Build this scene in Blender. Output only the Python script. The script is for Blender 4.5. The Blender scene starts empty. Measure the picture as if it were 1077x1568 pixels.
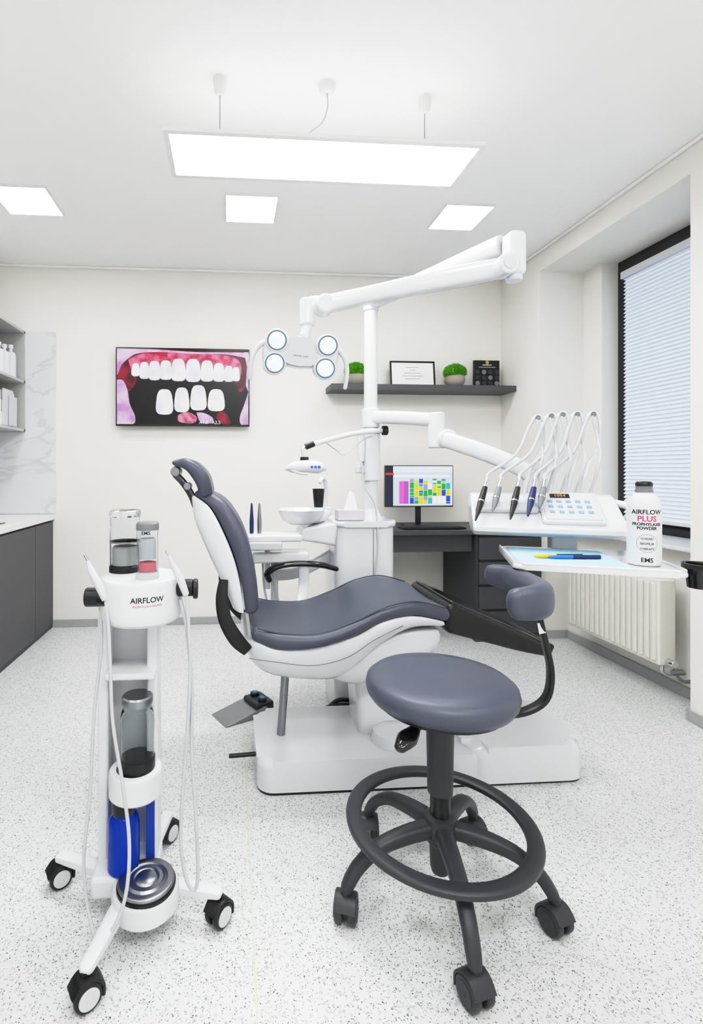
import bpy, bmesh, math, random
from mathutils import Vector, Matrix
random.seed(7)
sc=bpy.context.scene
sc.view_settings.view_transform='Standard'
sc.view_settings.look='None'
sc.view_settings.exposure=0.0
sc.view_settings.gamma=1.0
try:
    sc.view_settings.use_curve_mapping=True
    cm=sc.view_settings.curve_mapping
    cm.use_clip=True; cm.clip_min_x=0; cm.clip_min_y=0; cm.clip_max_x=4; cm.clip_max_y=4
    cu=cm.curves[3]
    cu.points[0].location=(0,0); cu.points[1].location=(4.0,1.02)
    for p in ((0.06,0.056),(0.25,0.28),(0.55,0.655),(0.75,0.78),(0.95,0.86),(1.3,0.935),(2.0,0.985)): cu.points.new(*p)
    cm.update()
except Exception as ex:
    print('curve fail',ex); sc.view_settings.use_curve_mapping=False; sc.view_settings.gamma=1.15
COL=sc.collection
# ------------------------------------------------------------ materials
def S(c):  # srgb 0-255 -> linear
    r=[]
    for v in c:
        v=v/255.0
        r.append(v/12.92 if v<=0.04045 else ((v+0.055)/1.055)**2.4)
    return tuple(r)
def mat(name,rgb,rough=0.5,metal=0.0,trans=0.0,emit=None,es=1.0,coat=0.0,bump=0.0,bscale=200,alpha=1.0,ior=1.45,var=0.04):
    m=bpy.data.materials.new(name); m.use_nodes=True
    nt=m.node_tree; b=nt.nodes['Principled BSDF']
    c=S(rgb)
    b.inputs['Roughness'].default_value=rough
    b.inputs['Metallic'].default_value=metal
    b.inputs['Transmission Weight'].default_value=trans
    b.inputs['IOR'].default_value=ior
    b.inputs['Coat Weight'].default_value=coat
    b.inputs['Coat Roughness'].default_value=0.08
    b.inputs['Base Color'].default_value=(*c,1)
    if emit is not None:
        b.inputs['Emission Color'].default_value=(*S(emit),1)
        b.inputs['Emission Strength'].default_value=es
    elif trans==0:
        tc=nt.nodes.new('ShaderNodeTexCoord')
        nz=nt.nodes.new('ShaderNodeTexNoise'); nz.inputs['Scale'].default_value=6; nz.inputs['Detail'].default_value=3
        nt.links.new(tc.outputs['Object'],nz.inputs['Vector'])
        mx=nt.nodes.new('ShaderNodeMix'); mx.data_type='RGBA'
        mx.inputs[6].default_value=(*[v*(1-var) for v in c],1)
        mx.inputs[7].default_value=(*[min(1,v*(1+var)) for v in c],1)
        nt.links.new(nz.outputs['Fac'],mx.inputs[0]); nt.links.new(mx.outputs[2],b.inputs['Base Color'])
        if bump>0:
            n2=nt.nodes.new('ShaderNodeTexNoise'); n2.inputs['Scale'].default_value=bscale
            nt.links.new(tc.outputs['Object'],n2.inputs['Vector'])
            bp=nt.nodes.new('ShaderNodeBump'); bp.inputs['Strength'].default_value=bump; bp.inputs['Distance'].default_value=0.002
            nt.links.new(n2.outputs['Fac'],bp.inputs['Height']); nt.links.new(bp.outputs['Normal'],b.inputs['Normal'])
    return m
WALL=mat('wall_paint',(238,236,231),0.75,bump=0.15,bscale=300,var=0.01)
CEIL=mat('ceiling_paint',(252,252,252),0.8,var=0.004)
WHITE=mat('white_gloss_plastic',(218,220,224),0.2,coat=0.5,var=0.01)
WHITEM=mat('white_satin',(218,220,223),0.38,var=0.01)
OFFW=mat('offwhite_plastic',(203,206,211),0.35,var=0.01)
UPH=mat('blue_grey_upholstery',(74,78,93),0.36,bump=0.12,bscale=500,var=0.03)
UPHD=mat('seam_dark',(46,49,60),0.5)
BLK=mat('black_plastic',(24,24,26),0.35)
BLKG=mat('black_gloss',(14,14,16),0.12,coat=0.5)
DGP=mat('dark_grey_plastic',(52,53,59),0.42,bump=0.1,bscale=400)
CAB=mat('cabinet_anthracite',(88,88,91),0.5,var=0.02)
CABD=mat('desk_anthracite',(70,71,75),0.5,var=0.02)
SHELFG=mat('shelf_grey',(80,81,84),0.45,var=0.02)
LGREY=mat('light_grey_laminate',(188,188,188),0.5,var=0.02)
BASEB=mat('baseboard_grey',(172,173,174),0.5,var=0.02)
COUNTER=mat('white_counter',(236,236,236),0.25,var=0.01)
CHROME=mat('chrome',(215,217,220),0.15,metal=1.0,var=0.01)
STEEL=mat('steel',(150,152,156),0.32,metal=1.0,var=0.02)
HOSE=mat('hose_grey',(188,190,194),0.45,var=0.01)
NAVY=mat('navy_plastic',(28,44,92),0.35)
PANEL=mat('light_panel',(255,255,255),0.5,emit=(255,255,255),es=25)
UPL=mat('added_uplight_glow',(255,255,255),0.5,emit=(255,255,255),es=1.2)  # glow added on the pendant top to brighten the ceiling
PFRAME=mat('panel_frame',(232,232,233),0.5,var=0.01)
GLASS=mat('clear_plastic',(245,248,250),0.02,trans=1.0,ior=1.25)
BLUEG=mat('blue_glass',(18,80,220),0.08,trans=0.6,ior=1.25)
BLUEREFL=mat('blue_reflection',(24,66,165),0.4)  # colour of the painted blue reflection on the cart rail
PINKL=mat('pink_powder',(215,120,140),0.6)
RAD=mat('radiator_enamel',(226,224,217),0.35,var=0.01)
PAPER=mat('paper_white',(236,236,236),0.8,var=0.01)
BLUEP=mat('blue_paper',(170,210,234),0.8,var=0.02)
YEL=mat('yellow_plastic',(225,190,40),0.4)
BLU=mat('blue_plastic',(40,120,210),0.4)
GOLD=mat('gold',(200,170,80),0.3,metal=0.8)
TXT=mat('text_black',(25,25,28),0.6)
TXTG=mat('text_grey',(120,120,122),0.6)
TXTP=mat('text_magenta',(190,40,110),0.6)
CONC=mat('concrete_pot',(155,150,142),0.85,bump=0.5,bscale=150,var=0.12)
GREEN=mat('moss_green',(88,160,26),0.7,var=0.25)
LED=mat('lamp_lens',(200,215,225),0.1,emit=(214,236,250),es=0.9)
RINGM=mat('lamp_ring_bluegrey',(92,112,132),0.3)
GREYM=mat('mid_grey',(120,122,126),0.45)
DISCG=mat('caster_disc',(205,206,208),0.35)
def em(name,rgb,s=1.0):
    m=mat(name,(0,0,0),0.3,emit=rgb,es=s); return m
def marble():
    m=mat('marble_backsplash',(228,229,230),0.25,var=0.0)
    nt=m.node_tree; b=nt.nodes['Principled BSDF']
    tc=nt.nodes.new('ShaderNodeTexCoord'); mp=nt.nodes.new('ShaderNodeMapping'); mp.inputs['Rotation'].default_value=(0,0.7,0.3); mp.inputs['Scale'].default_value=(1.2,1.2,2.6)
    nz=nt.nodes.new('ShaderNodeTexNoise'); nz.inputs['Scale'].default_value=0.9; nz.inputs['Detail'].default_value=7; nz.inputs['Distortion'].default_value=0.6
    nt.links.new(tc.outputs['Object'],mp.inputs[0]); nt.links.new(mp.outputs[0],nz.inputs['Vector'])
    cr=nt.nodes.new('ShaderNodeValToRGB'); e=cr.color_ramp.elements
    e[0].position=0.0; e[0].color=(*S((222,224,227)),1); e[1].position=1.0; e[1].color=(*S((229,230,232)),1)
    a=e.new(0.48); a.color=(*S((222,224,227)),1); a=e.new(0.5); a.color=(*S((203,206,210)),1); a=e.new(0.52); a.color=(*S((225,226,229)),1)
    nt.links.new(nz.outputs['Fac'],cr.inputs[0]); nt.links.new(cr.outputs[0],b.inputs['Base Color']); return m
MARBLE=marble()
def floor_mat():
    m=mat('terrazzo_vinyl',(214,215,213),0.36,var=0.0)
    nt=m.node_tree; b=nt.nodes['Principled BSDF']; L=nt.links.new; N=nt.nodes.new
    tc=N('ShaderNodeTexCoord')
    dn=N('ShaderNodeTexNoise'); dn.inputs['Scale'].default_value=160; dn.inputs['Detail'].default_value=1
    L(tc.outputs['Object'],dn.inputs['Vector'])
    vs=N('ShaderNodeVectorMath'); vs.operation='SCALE'; vs.inputs['Scale'].default_value=0.009
    L(dn.outputs['Color'],vs.inputs[0])
    va=N('ShaderNodeVectorMath'); va.operation='ADD'; L(tc.outputs['Object'],va.inputs[0]); L(vs.outputs[0],va.inputs[1])
    big=N('ShaderNodeTexNoise'); big.inputs['Scale'].default_value=1.3; big.inputs['Detail'].default_value=4
    L(tc.outputs['Object'],big.inputs['Vector'])
    base=N('ShaderNodeMix'); base.data_type='RGBA'
    base.inputs[6].default_value=(*S((211,213,213)),1); base.inputs[7].default_value=(*S((223,225,225)),1)
    L(big.outputs['Fac'],base.inputs[0])
    cur=base.outputs[2]
    for sc_,frac,dist,colr in ((95,0.42,0.42,(188,190,189)),(190,0.28,0.42,(148,150,150)),(155,0.15,0.30,(76,78,79)),(290,0.10,0.44,(92,93,95))):
        v=N('ShaderNodeTexVoronoi'); v.inputs['Scale'].default_value=sc_; L(va.outputs[0],v.inputs['Vector'])
        sx=N('ShaderNodeSeparateColor'); L(v.outputs['Color'],sx.inputs[0])
        a=N('ShaderNodeMath'); a.operation='LESS_THAN'; a.inputs[1].default_value=frac; L(sx.outputs[0],a.inputs[0])
        mr=N('ShaderNodeMapRange'); mr.inputs['From Min'].default_value=dist; mr.inputs['From Max'].default_value=dist-0.08; L(v.outputs['Distance'],mr.inputs['Value'])
        mu=N('ShaderNodeMath'); mu.operation='MULTIPLY'; L(a.outputs[0],mu.inputs[0]); L(mr.outputs[0],mu.inputs[1])
        mx=N('ShaderNodeMix'); mx.data_type='RGBA'; L(mu.outputs[0],mx.inputs[0]); L(cur,mx.inputs[6]); mx.inputs[7].default_value=(*S(colr),1)
        cur=mx.outputs[2]
    L(cur,b.inputs['Base Color']); return m
FLOOR=floor_mat()
# ------------------------------------------------------------ geometry helpers
class G:
    def __init__(s,name,loc=(0,0,0),rotz=0,local=False,rot=None):
        e=bpy.data.objects.new(name,None); COL.objects.link(e)
        e.empty_display_size=0.1
        e.location=loc; e.rotation_euler=rot if rot else (0,0,rotz)
        s.e=e; s.off=Vector((0,0,0)) if local else -Vector(loc)
def mk(g,name,bm,m,smooth=True,ang=38,wn=True):
    if isinstance(g,G): bmesh.ops.translate(bm,verts=bm.verts,vec=g.off)
    bmesh.ops.recalc_face_normals(bm,faces=bm.faces)
    me=bpy.data.meshes.new(name); bm.to_mesh(me); bm.free()
    for p in me.polygons: p.use_smooth=smooth
    if smooth: me.set_sharp_from_angle(angle=math.radians(ang))
    o=bpy.data.objects.new(name,me); COL.objects.link(o)
    if isinstance(m,(list,tuple)):
        for q in m: me.materials.append(q)
    else: me.materials.append(m)
    if isinstance(g,G): o.parent=g.e
    if smooth and wn:
        w=o.modifiers.new('wn','WEIGHTED_NORMAL'); w.keep_sharp=True
    return o
def boxbm(bm,c,s,bev=0,seg=3,rot=None):
    t=bmesh.new(); bmesh.ops.create_cube(t,size=1)
    bmesh.ops.scale(t,vec=s,verts=t.verts)
    if bev>0: bmesh.ops.bevel(t,geom=list(t.edges),offset=min(bev,min(s)*0.49),segments=seg,affect='EDGES',profile=0.5)
    if rot is not None: bmesh.ops.rotate(t,cent=(0,0,0),matrix=rot,verts=t.verts)
    bmesh.ops.translate(t,vec=c,verts=t.verts)
    me=bpy.data.meshes.new('tmp'); t.to_mesh(me); t.free(); bm.from_mesh(me); bpy.data.meshes.remove(me)
def R(ax,deg): return Matrix.Rotation(math.radians(deg),3,ax)
def box(g,name,c,s,m,bev=0.0,seg=3,rot=None):
    bm=bmesh.new(); boxbm(bm,c,s,bev,seg,rot); return mk(g,name,bm,m,smooth=bev>0)
def boxes(g,name,lst,m,bev=0.0):
    bm=bmesh.new()
    for a,b in lst:   # min, max corners
        c=[(a[i]+b[i])/2 for i in range(3)]; s=[abs(b[i]-a[i]) for i in range(3)]
        boxbm(bm,c,s,bev)
    return mk(g,name,bm,m,smooth=bev>0)
def frame(d,up=(0,0,1)):
    d=Vector(d).normalized(); up=Vector(up)
    if abs(d.dot(up))>0.98: up=Vector((0,1,0)) if abs(d.y)<0.9 else Vector((1,0,0))
    s=d.cross(up).normalized(); u=s.cross(d).normalized(); return s,u
def catmull(pts,k=6):
    if len(pts)<3 or k<=1: return [tuple(p) for p in pts]
    out=[]; n=len(pts); D=len(pts[0])
    for i in range(n-1):
        p0=pts[max(i-1,0)];p1=pts[i];p2=pts[i+1];p3=pts[min(i+2,n-1)]
        for j in range(k):
            t=j/k
            out.append(tuple(0.5*((2*p1[a])+(-p0[a]+p2[a])*t+(2*p0[a]-5*p1[a]+4*p2[a]-p3[a])*t*t+(-p0[a]+3*p1[a]-3*p2[a]+p3[a])*t**3) for a in range(D)))
    out.append(tuple(pts[-1])); return out
def rings_to_bm(rings,caps=True,closed=False):
    bm=bmesh.new(); vs=[[bm.verts.new(p) for p in r] for r in rings]; n=len(rings[0])
    rr=range(len(vs) if closed else len(vs)-1)
    for i in rr:
        a=vs[i];b=vs[(i+1)%len(vs)]
        for j in range(n):
            bm.faces.new((a[j],a[(j+1)%n],b[(j+1)%n],b[j]))
    if caps and not closed:
        bm.faces.new(vs[0]); bm.faces.new(list(reversed(vs[-1])))
    return bm
def sweep(g,name,pts,ru,rv,m,n=14,e=1.0,k=6,up=(0,0,1),closed=False,roundcap=False):
    N=len(pts)
    RU=list(ru) if isinstance(ru,(list,tuple)) else [ru]*N
    RV=list(rv) if isinstance(rv,(list,tuple)) else [rv]*N
    P=[(*pts[i],RU[i],RV[i]) for i in range(N)]
    if closed:
        P=P+[P[0],P[1],P[2]]; Q=catmull(P,k); Q=Q[k:-k-1] if k>1 else P[:-3]
        Q=Q[:N*k]
    else: Q=catmull(P,k)
    rings=[]; pu=None
    M=len(Q)
    for i,q in enumerate(Q):
        a=Vector(Q[(i-1)%M][:3]) if (closed or i>0) else Vector(q[:3])
        b=Vector(Q[(i+1)%M][:3]) if (closed or i<M-1) else Vector(q[:3])
        d=(b-a).normalized()
        if pu is None: s,u=frame(d,up)
        else:
            s=d.cross(pu)
            if s.length<1e-4: s,u=frame(d,up)
            s=s.normalized(); u=s.cross(d).normalized()
        pu=u; c=Vector(q[:3]); ring=[]
        for j in range(n):
            t=2*math.pi*j/n; cs=math.cos(t); sn=math.sin(t)
            x=math.copysign(abs(cs)**e,cs); y=math.copysign(abs(sn)**e,sn)
            ring.append(c+s*(x*q[3])+u*(y*q[4]))
        rings.append((ring,c,d,q))
    R_=[r[0] for r in rings]
    if roundcap and not closed:
        def cap(rg,sgn):
            ring,c,d,q=rg; o=[]
            rad=min(q[3],q[4])
            for a in (30,55,75):
                f=math.cos(math.radians(a)); off=d*(sgn*rad*math.sin(math.radians(a)))
                o.append([c+(p-c)*f+off for p in ring])
            return o
        st=cap(rings[0],-1); en=cap(rings[-1],1)
        R_=list(reversed(st))+R_+en
    bm=rings_to_bm(R_,True,closed)
    return mk(g,name,bm,m,ang=50 if e>=0.9 else 35,wn=False)
def cyl(g,name,p0,p1,r0,m,r1=None,n=28,bev=0.0):
    r1=r0 if r1 is None else r1
    p0=Vector(p0);p1=Vector(p1);d=(p1-p0);L=d.length;d=d/L;s,u=frame(d)
    st=[(0,r0),(L,r1)]
    if bev>0:
        b=min(bev,r0*0.95,r1*0.95,L*0.45)
        st=[(b*(1-math.cos(math.radians(a))),r0-b*(1-math.sin(math.radians(a)))) for a in (0,30,60,90)]+[(L-b*(1-math.cos(math.radians(a))),r1-b*(1-math.sin(math.radians(a)))) for a in (90,60,30,0)]
    rings=[[p0+d*z+(s*math.cos(2*math.pi*j/n)+u*math.sin(2*math.pi*j/n))*r for j in range(n)] for z,r in st]
    return mk(g,name,rings_to_bm(rings),m)
def lathe(g,name,prof,c,m,n=40,axis=(0,0,1),sx=1,sy=1,ang=38):
    d=Vector(axis).normalized(); s,u=frame(d); 
    if abs(d.z)>0.98: s=Vector((1,0,0));u=Vector((0,1,0))
    c=Vector(c)
    rings=[[c+d*z+(s*sx*math.cos(2*math.pi*j/n)+u*sy*math.sin(2*math.pi*j/n))*max(r,1e-4) for j in range(n)] for r,z in prof]
    return mk(g,name,rings_to_bm(rings),m,ang=ang)
def prism(g,name,pts,a0,a1,m,axis='Y',bev=0.0,seg=3,smooth=True,ang=38,toponly=False):
    def f(p,a): return {'Y':(p[0],a,p[1]),'Z':(p[0],p[1],a),'X':(a,p[0],p[1])}[axis]
    bm=bmesh.new()
    A=[bm.verts.new(f(p,a0)) for p in pts]; B=[bm.verts.new(f(p,a1)) for p in pts]; n=len(pts)
    fa=bm.faces.new(A); fb=bm.faces.new(list(reversed(B)))
    for j in range(n): bm.faces.new((A[j],B[j],B[(j+1)%n],A[(j+1)%n]))
    if bev>0:
        ed=list(fb.edges) if toponly else list(set(list(fa.edges)+list(fb.edges)))
        bmesh.ops.bevel(bm,geom=ed,offset=bev,segments=seg,affect='EDGES',profile=0.5,clamp_overlap=True)
    return mk(g,name,bm,m,smooth=smooth,ang=ang)
def rrect(x0,y0,x1,y1,r,n=6):
    o=[]
    for cx,cy,a in ((x1-r,y1-r,0),(x0+r,y1-r,90),(x0+r,y0+r,180),(x1-r,y0+r,270)):
        for i in range(n+1):
            t=math.radians(a+90*i/n); o.append((cx+r*math.cos(t),cy+r*math.sin(t)))
    return o
def loft(g,name,pairs,ys,m,ct=(0.025,0.45),cb=(0.025,0.45),dip=0.0,k=5,capr=1.0,ang=50,nf=8):
    P=[(*pairs[i][0],*pairs[i][1],*ys[i]) for i in range(len(pairs))]
    Q=catmull(P,k)
    st=[]
    for q in Q:
        st.append([Vector((q[0],0,q[1])),Vector((q[2],0,q[3])),q[4],q[5]])
    def capst(s0,s1):
        c0=(s0[0]+s0[1])/2;c1=(s1[0]+s1[1])/2; d=(c0-c1).normalized(); t=(s0[0]-s0[1])/2; Rr=t.length*capr
        o=[]
        for a in (25,50,70,84):
            cs=math.cos(math.radians(a)); sn=math.sin(math.radians(a))
            c=c0+d*Rr*sn; o.append([c+t*cs,c-t*cs,s0[2]+Rr*(1-cs),s0[3]-Rr*(1-cs)])
        return o
    st=list(reversed(capst(st[0],st[1])))+st+capst(st[-1],st[-2])
    rings=[]
    for A,B,y0,y1 in st:
        c=(A+B)/2;t=(A-B)/2;w=(y1-y0)/2;cy=(y0+y1)/2; ring=[]
        tn=t.normalized() if t.length>1e-6 else Vector((0,0,1))
        def pt(y,s,top=False):
            p=c+t*s; 
            if top and dip: p=p-tn*dip*(1-(y/w)**2)*(min(1,t.length/0.02))
            return Vector((p.x,cy+y,p.z))
        ry,ft=ct; ry=min(ry,w*0.9)
        for i in range(6):
            a=math.radians(90*i/5); ring.append(pt(w-ry+ry*math.cos(a),1-2*ft+2*ft*math.sin(a),True))
        for i in range(1,nf): ring.append(pt((w-ry)*(1-2*i/nf),1,True))
        for i in range(6):
            a=math.radians(90+90*i/5); ring.append(pt(-(w-ry)+ry*math.cos(a),1-2*ft+2*ft*math.sin(a),True))
        ry,ft=cb; ry=min(ry,w*0.9)
        for i in range(6):
            a=math.radians(180+90*i/5); ring.append(pt(-(w-ry)+ry*math.cos(a),-1+2*ft+2*ft*math.sin(a)))
        for i in range(1,nf): ring.append(pt(-(w-ry)*(1-2*i/nf),-1))
        for i in range(6):
            a=math.radians(270+90*i/5); ring.append(pt((w-ry)+ry*math.cos(a),-1+2*ft+2*ft*math.sin(a)))
        rings.append(ring)
    return mk(g,name,rings_to_bm(rings),m,ang=ang,wn=False)
def poly(g,name,pts,m):
    bm=bmesh.new(); bm.faces.new([bm.verts.new(p) for p in pts]); return mk(g,name,bm,m,smooth=False)
def text(g,name,s,size,c,m,bendR=None,align='CENTER',xf=None,ext=0.0003,bold=0.0):
    cu=bpy.data.curves.new('t','FONT'); cu.body=s; cu.size=size; cu.align_x=align; cu.extrude=0; cu.resolution_u=3; cu.offset=bold
    o=bpy.data.objects.new('t',cu); COL.objects.link(o)
    dg=bpy.context.evaluated_depsgraph_get(); me=bpy.data.meshes.new_from_object(o.evaluated_get(dg))
    bpy.data.objects.remove(o)
    bm=bmesh.new(); bm.from_mesh(me); bpy.data.meshes.remove(me)
    bmesh.ops.triangulate(bm,faces=bm.faces)
    for v in bm.verts:
        x,y,z=v.co
        if bendR: a=x/bendR; v.co=(bendR*math.sin(a)+c[0],-bendR*math.cos(a)+c[1],y+c[2])
        elif xf: v.co=xf(x,y)
        else: v.co=(x+c[0],c[1],y+c[2])
    if isinstance(g,G): bmesh.ops.translate(bm,verts=bm.verts,vec=g.off)
    me=bpy.data.meshes.new(name); bm.to_mesh(me); bm.free(); ob=bpy.data.objects.new(name,me); COL.objects.link(ob); me.materials.append(m)
    if isinstance(g,G): ob.parent=g.e
    return ob
# ------------------------------------------------------------ ROOM
YB=3.84; XR=2.10; XL=-1.90; YF=-1.6; H=2.65
boxes(None,'floor',[((XL-0.1,YF-0.1,-0.1),(2.8,YB+0.1,0))],FLOOR)
boxes(None,'ceiling',[((XL-0.1,YF-0.1,H),(2.8,YB+0.1,H+0.1))],CEIL)
boxes(None,'wall_back',[((XL-0.1,YB,0),(2.8,YB+0.1,H))],WALL)
boxes(None,'wall_left',[((XL-0.1,YF,0),(XL,YB,H))],WALL)
boxes(None,'wall_front',[((XL-0.1,YF-0.1,0),(2.8,YF,H))],WALL)
boxes(None,'wall_right',[((XR,3.34,0),(2.8,YB,H)),((XR,YF,0),(2.8,2.19,H)),((XR,2.19,2.51),(2.8,3.34,H)),
     ((2.30,2.19,0),(2.8,3.34,0.75)),((2.42,3.17,0.75),(2.8,3.34,2.51)),((2.60,2.19,0.75),(2.8,2.26,2.51))],WALL)
boxes(None,'baseboard_back',[((-1.30,YB-0.012,0),(XR,YB,0.055))],BASEB,0.003)
boxes(None,'baseboard_right',[((XR-0.012,3.34,0),(XR,YB-0.012,0.055)),((XR-0.012,YF,0),(XR,2.19,0.055)),((2.288,2.19,0),(2.30,3.34,0.055)),
      ((XR-0.012,3.328,0),(2.30,3.34,0.055)),((XR-0.012,2.19,0),(2.30,2.202,0.055))],BASEB,0.003)
boxes(None,'trim_1',[((XL,YB-0.018,H-0.018),(XR,YB,H))],CEIL,0.006)
boxes(None,'trim_2',[((XR-0.018,YF,H-0.018),(XR,YB-0.018,H))],CEIL,0.006)
SEAM=mat('seam_filler',(205,200,182),0.6)
boxes(None,'trim_3',[((0.052,YF,0.0),(0.055,YB-0.02,0.0006))],SEAM)
# window
BLINDA=mat('pleated_blind_lit',(205,213,224),0.8,emit=(210,220,232),es=0.42)  # lit upper-facing pleats; emission stands in for daylight through the fabric
BLINDB=mat('pleated_blind_shaded',(180,188,200),0.8,emit=(196,207,222),es=0.32)  # same fabric, shade of the lower-facing pleats put into the colour
g=G('window_1',(2.54,2.7,1.6))
boxes(g,'frame',[((2.53,2.19,0.77),(2.60,3.17,0.84)),((2.53,2.19,2.42),(2.60,3.17,2.51)),((2.53,3.10,0.84),(2.60,3.17,2.42)),((2.53,2.26,0.84),(2.60,2.32,2.42))],BLKG,0.004)
boxes(g,'glass',[((2.565,2.30,0.84),(2.57,3.12,2.42))],GLASS)
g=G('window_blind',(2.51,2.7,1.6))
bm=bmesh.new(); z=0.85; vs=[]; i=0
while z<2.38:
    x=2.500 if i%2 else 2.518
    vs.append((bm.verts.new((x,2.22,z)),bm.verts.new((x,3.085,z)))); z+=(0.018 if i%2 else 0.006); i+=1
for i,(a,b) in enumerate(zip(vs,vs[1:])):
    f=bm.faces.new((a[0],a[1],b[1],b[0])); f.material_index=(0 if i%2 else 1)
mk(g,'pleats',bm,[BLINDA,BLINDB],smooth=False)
boxes(g,'cassette',[((2.49,2.22,2.375),(2.528,3.10,2.42)),((2.497,2.22,0.835),(2.525,3.09,0.855))],WHITEM,0.004)
boxes(None,'trim_4',[((2.20,2.20,0.75),(2.53,3.33,0.772))],WHITEM,0.006)
# ------------------------------------------------------------ ceiling lights
def panel(x0,x1,y0,y1,name='ceiling_light_panel'):
    g=G(name,((x0+x1)/2,(y0+y1)/2,H))
    f=0.006
    boxes(g,'bezel',[((x0-f,y0-f,H-0.012),(x1+f,y0,H)),((x0-f,y1,H-0.012),(x1+f,y1+f,H)),((x0-f,y0,H-0.012),(x0,y1,H)),((x1,y0,H-0.012),(x1+f,y1,H))],PFRAME)
    boxes(g,'diffuser',[((x0,y0,H-0.010),(x1,y1,H-0.001))],PANEL)
panel(-1.28,-0.985,2.77,3.06); panel(-0.03,0.25,2.77,3.06); panel(1.21,1.48,2.78,3.06)
for yy in (0.55,-0.75):
    panel(-1.28,-0.985,yy,yy+0.29); panel(-0.03,0.25,yy,yy+0.29); panel(1.21,1.48,yy,yy+0.29)  # extra panels out of view, added to light the room
def pendant(y0):
    g=G('pendant_light',(0.36,y0+.15,2.38))
    x0,x1,y1=-0.25,0.965,y0+.30; f=0.02
    boxes(g,'frame',[((x0,y0,2.38),(x1,y0+f,2.395)),((x0,y1-f,2.38),(x1,y1,2.395)),((x0,y0+f,2.38),(x0+f,y1-f,2.395)),((x1-f,y0+f,2.38),(x1,y1-f,2.395)),((x0+f,y0+f,2.390),(x1-f,y1-f,2.394))],PFRAME)
    boxes(g,'diffuser',[((x0+f,y0+f,2.383),(x1-f,y1-f,2.389))],PANEL)
    boxes(g,'added_uplight',[((x0+f,y0+f,2.3945),(x1-f,y1-f,2.396))],UPL)  # added emissive sheet, lifts the ceiling above
    for i,(cx,ty) in enumerate(((-0.045,y0+.095),(0.775,y0+.135))):
        lathe(g,'canopy_%d'%i,[(0.001,-0.065),(0.012,-0.064),(0.022,-0.05),(0.026,-0.02),(0.026,0)],(cx,ty,H),PFRAME,n=24)
        cyl(g,'cable_%d'%i,(cx,ty,2.396),(cx,ty,2.60),0.0016,GREYM,n=8)
        cyl(g,'gripper_%d'%i,(cx,ty,2.396),(cx,ty,2.42),0.005,CHROME,n=12)
    lathe(g,'power_canopy',[(0.001,-0.035),(0.02,-0.034),(0.032,-0.02),(0.034,0)],(0.37,y0+.095,H),PFRAME,n=24)
    Y=y0+.095
    sweep(g,'power_cord',[(0.37,Y,2.62),(0.372,Y,2.56),(0.35,Y,2.50),(0.30,Y-.01,2.45),(0.28,Y-.01,2.395)],0.003,0.003,HOSE,n=8)
pendant(1.865); pendant(-0.40)  # second one is unseen, added behind the camera to brighten the ceiling
# ------------------------------------------------------------ left cabinets
g=G('base_cabinet',(-1.6,2.5,0))
boxes(g,'carcass',[((XL+0.002,0.6,0.0),(-1.325,YB-0.002,0.79))],CAB)
for i,(a,b) in enumerate(((0.6,1.2),(1.203,1.8),(1.803,2.4),(2.403,2.95),(2.953,3.50),(3.503,3.836))):
    boxes(g,'door_panel_%d'%i,[((-1.325,a,0.03),(-1.305,b-0.003,0.775))],CAB,0.0015)
boxes(g,'plinth',[((-1.33,0.6,0),(-1.309,YB-0.002,0.028))],CABD)
boxes(g,'countertop',[((XL+0.002,0.58,0.79),(-1.29,YB-0.002,0.83))],COUNTER,0.003)
boxes(g,'hob',[((-1.75,2.6,0.83),(-1.36,3.18,0.836))],BLKG,0.002)
boxes(None,'trim_5',[((XL+0.001,YB-0.012,0.832),(-1.285,YB-0.001,2.16)),((XL+0.001,1.0,0.832),(XL+0.012,YB-0.012,1.43))],MARBLE)
g=G('wall_shelf_unit',(-1.7,3.3,1.8))
t=0.018
boxes(g,'carcass',[((XL+0.013,2.3,1.43),(-1.50,YB-0.013,1.43+t)),((XL+0.013,2.3,2.14),(-1.50,YB-0.013,2.14+t)),((XL+0.013,2.3,1.78),(-1.50,YB-0.013,1.78+t)),
   ((XL+0.013,2.3,1.43),(-1.50,2.318,2.158)),((XL+0.013,YB-0.03,1.43),(-1.50,YB-0.013,2.158)),((XL+0.013,2.3,1.43),(-1.88,YB-0.013,2.158)),((XL+0.02,3.05,1.43),(-1.50,3.068,2.158))],LGREY)
for i,(x,y,h,r) in enumerate(((-1.55,3.60,0.21,0.036),(-1.55,3.70,0.23,0.036),(-1.54,3.49,0.2,0.036),(-1.65,3.66,0.2,.034))):
    lathe(None,'cosmetic_bottle',[(0.001,0),(r,0.0),(r,h*0.68),(r*0.8,h*0.76),(r*0.35,h*0.8),(r*0.35,h*0.88),(r*0.5,h*0.88),(r*0.5,h),(0.001,h)],(x,y,1.799),WHITEM,n=24)
g=G('box_stack',(-1.62,3.6,1.45))
boxes(g,'boxes',[((-1.75,3.45,1.449),(-1.53,3.76,1.54)),((-1.74,3.46,1.541),(-1.535,3.75,1.62)),((-1.72,3.48,1.621),(-1.54,3.74,1.69))],PAPER,0.003)
boxes(g,'papers',[((-1.529,3.52,1.455),(-1.522,3.68,1.70)),((-1.519,3.60,1.455),(-1.514,3.72,1.66))],OFFW)
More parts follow.
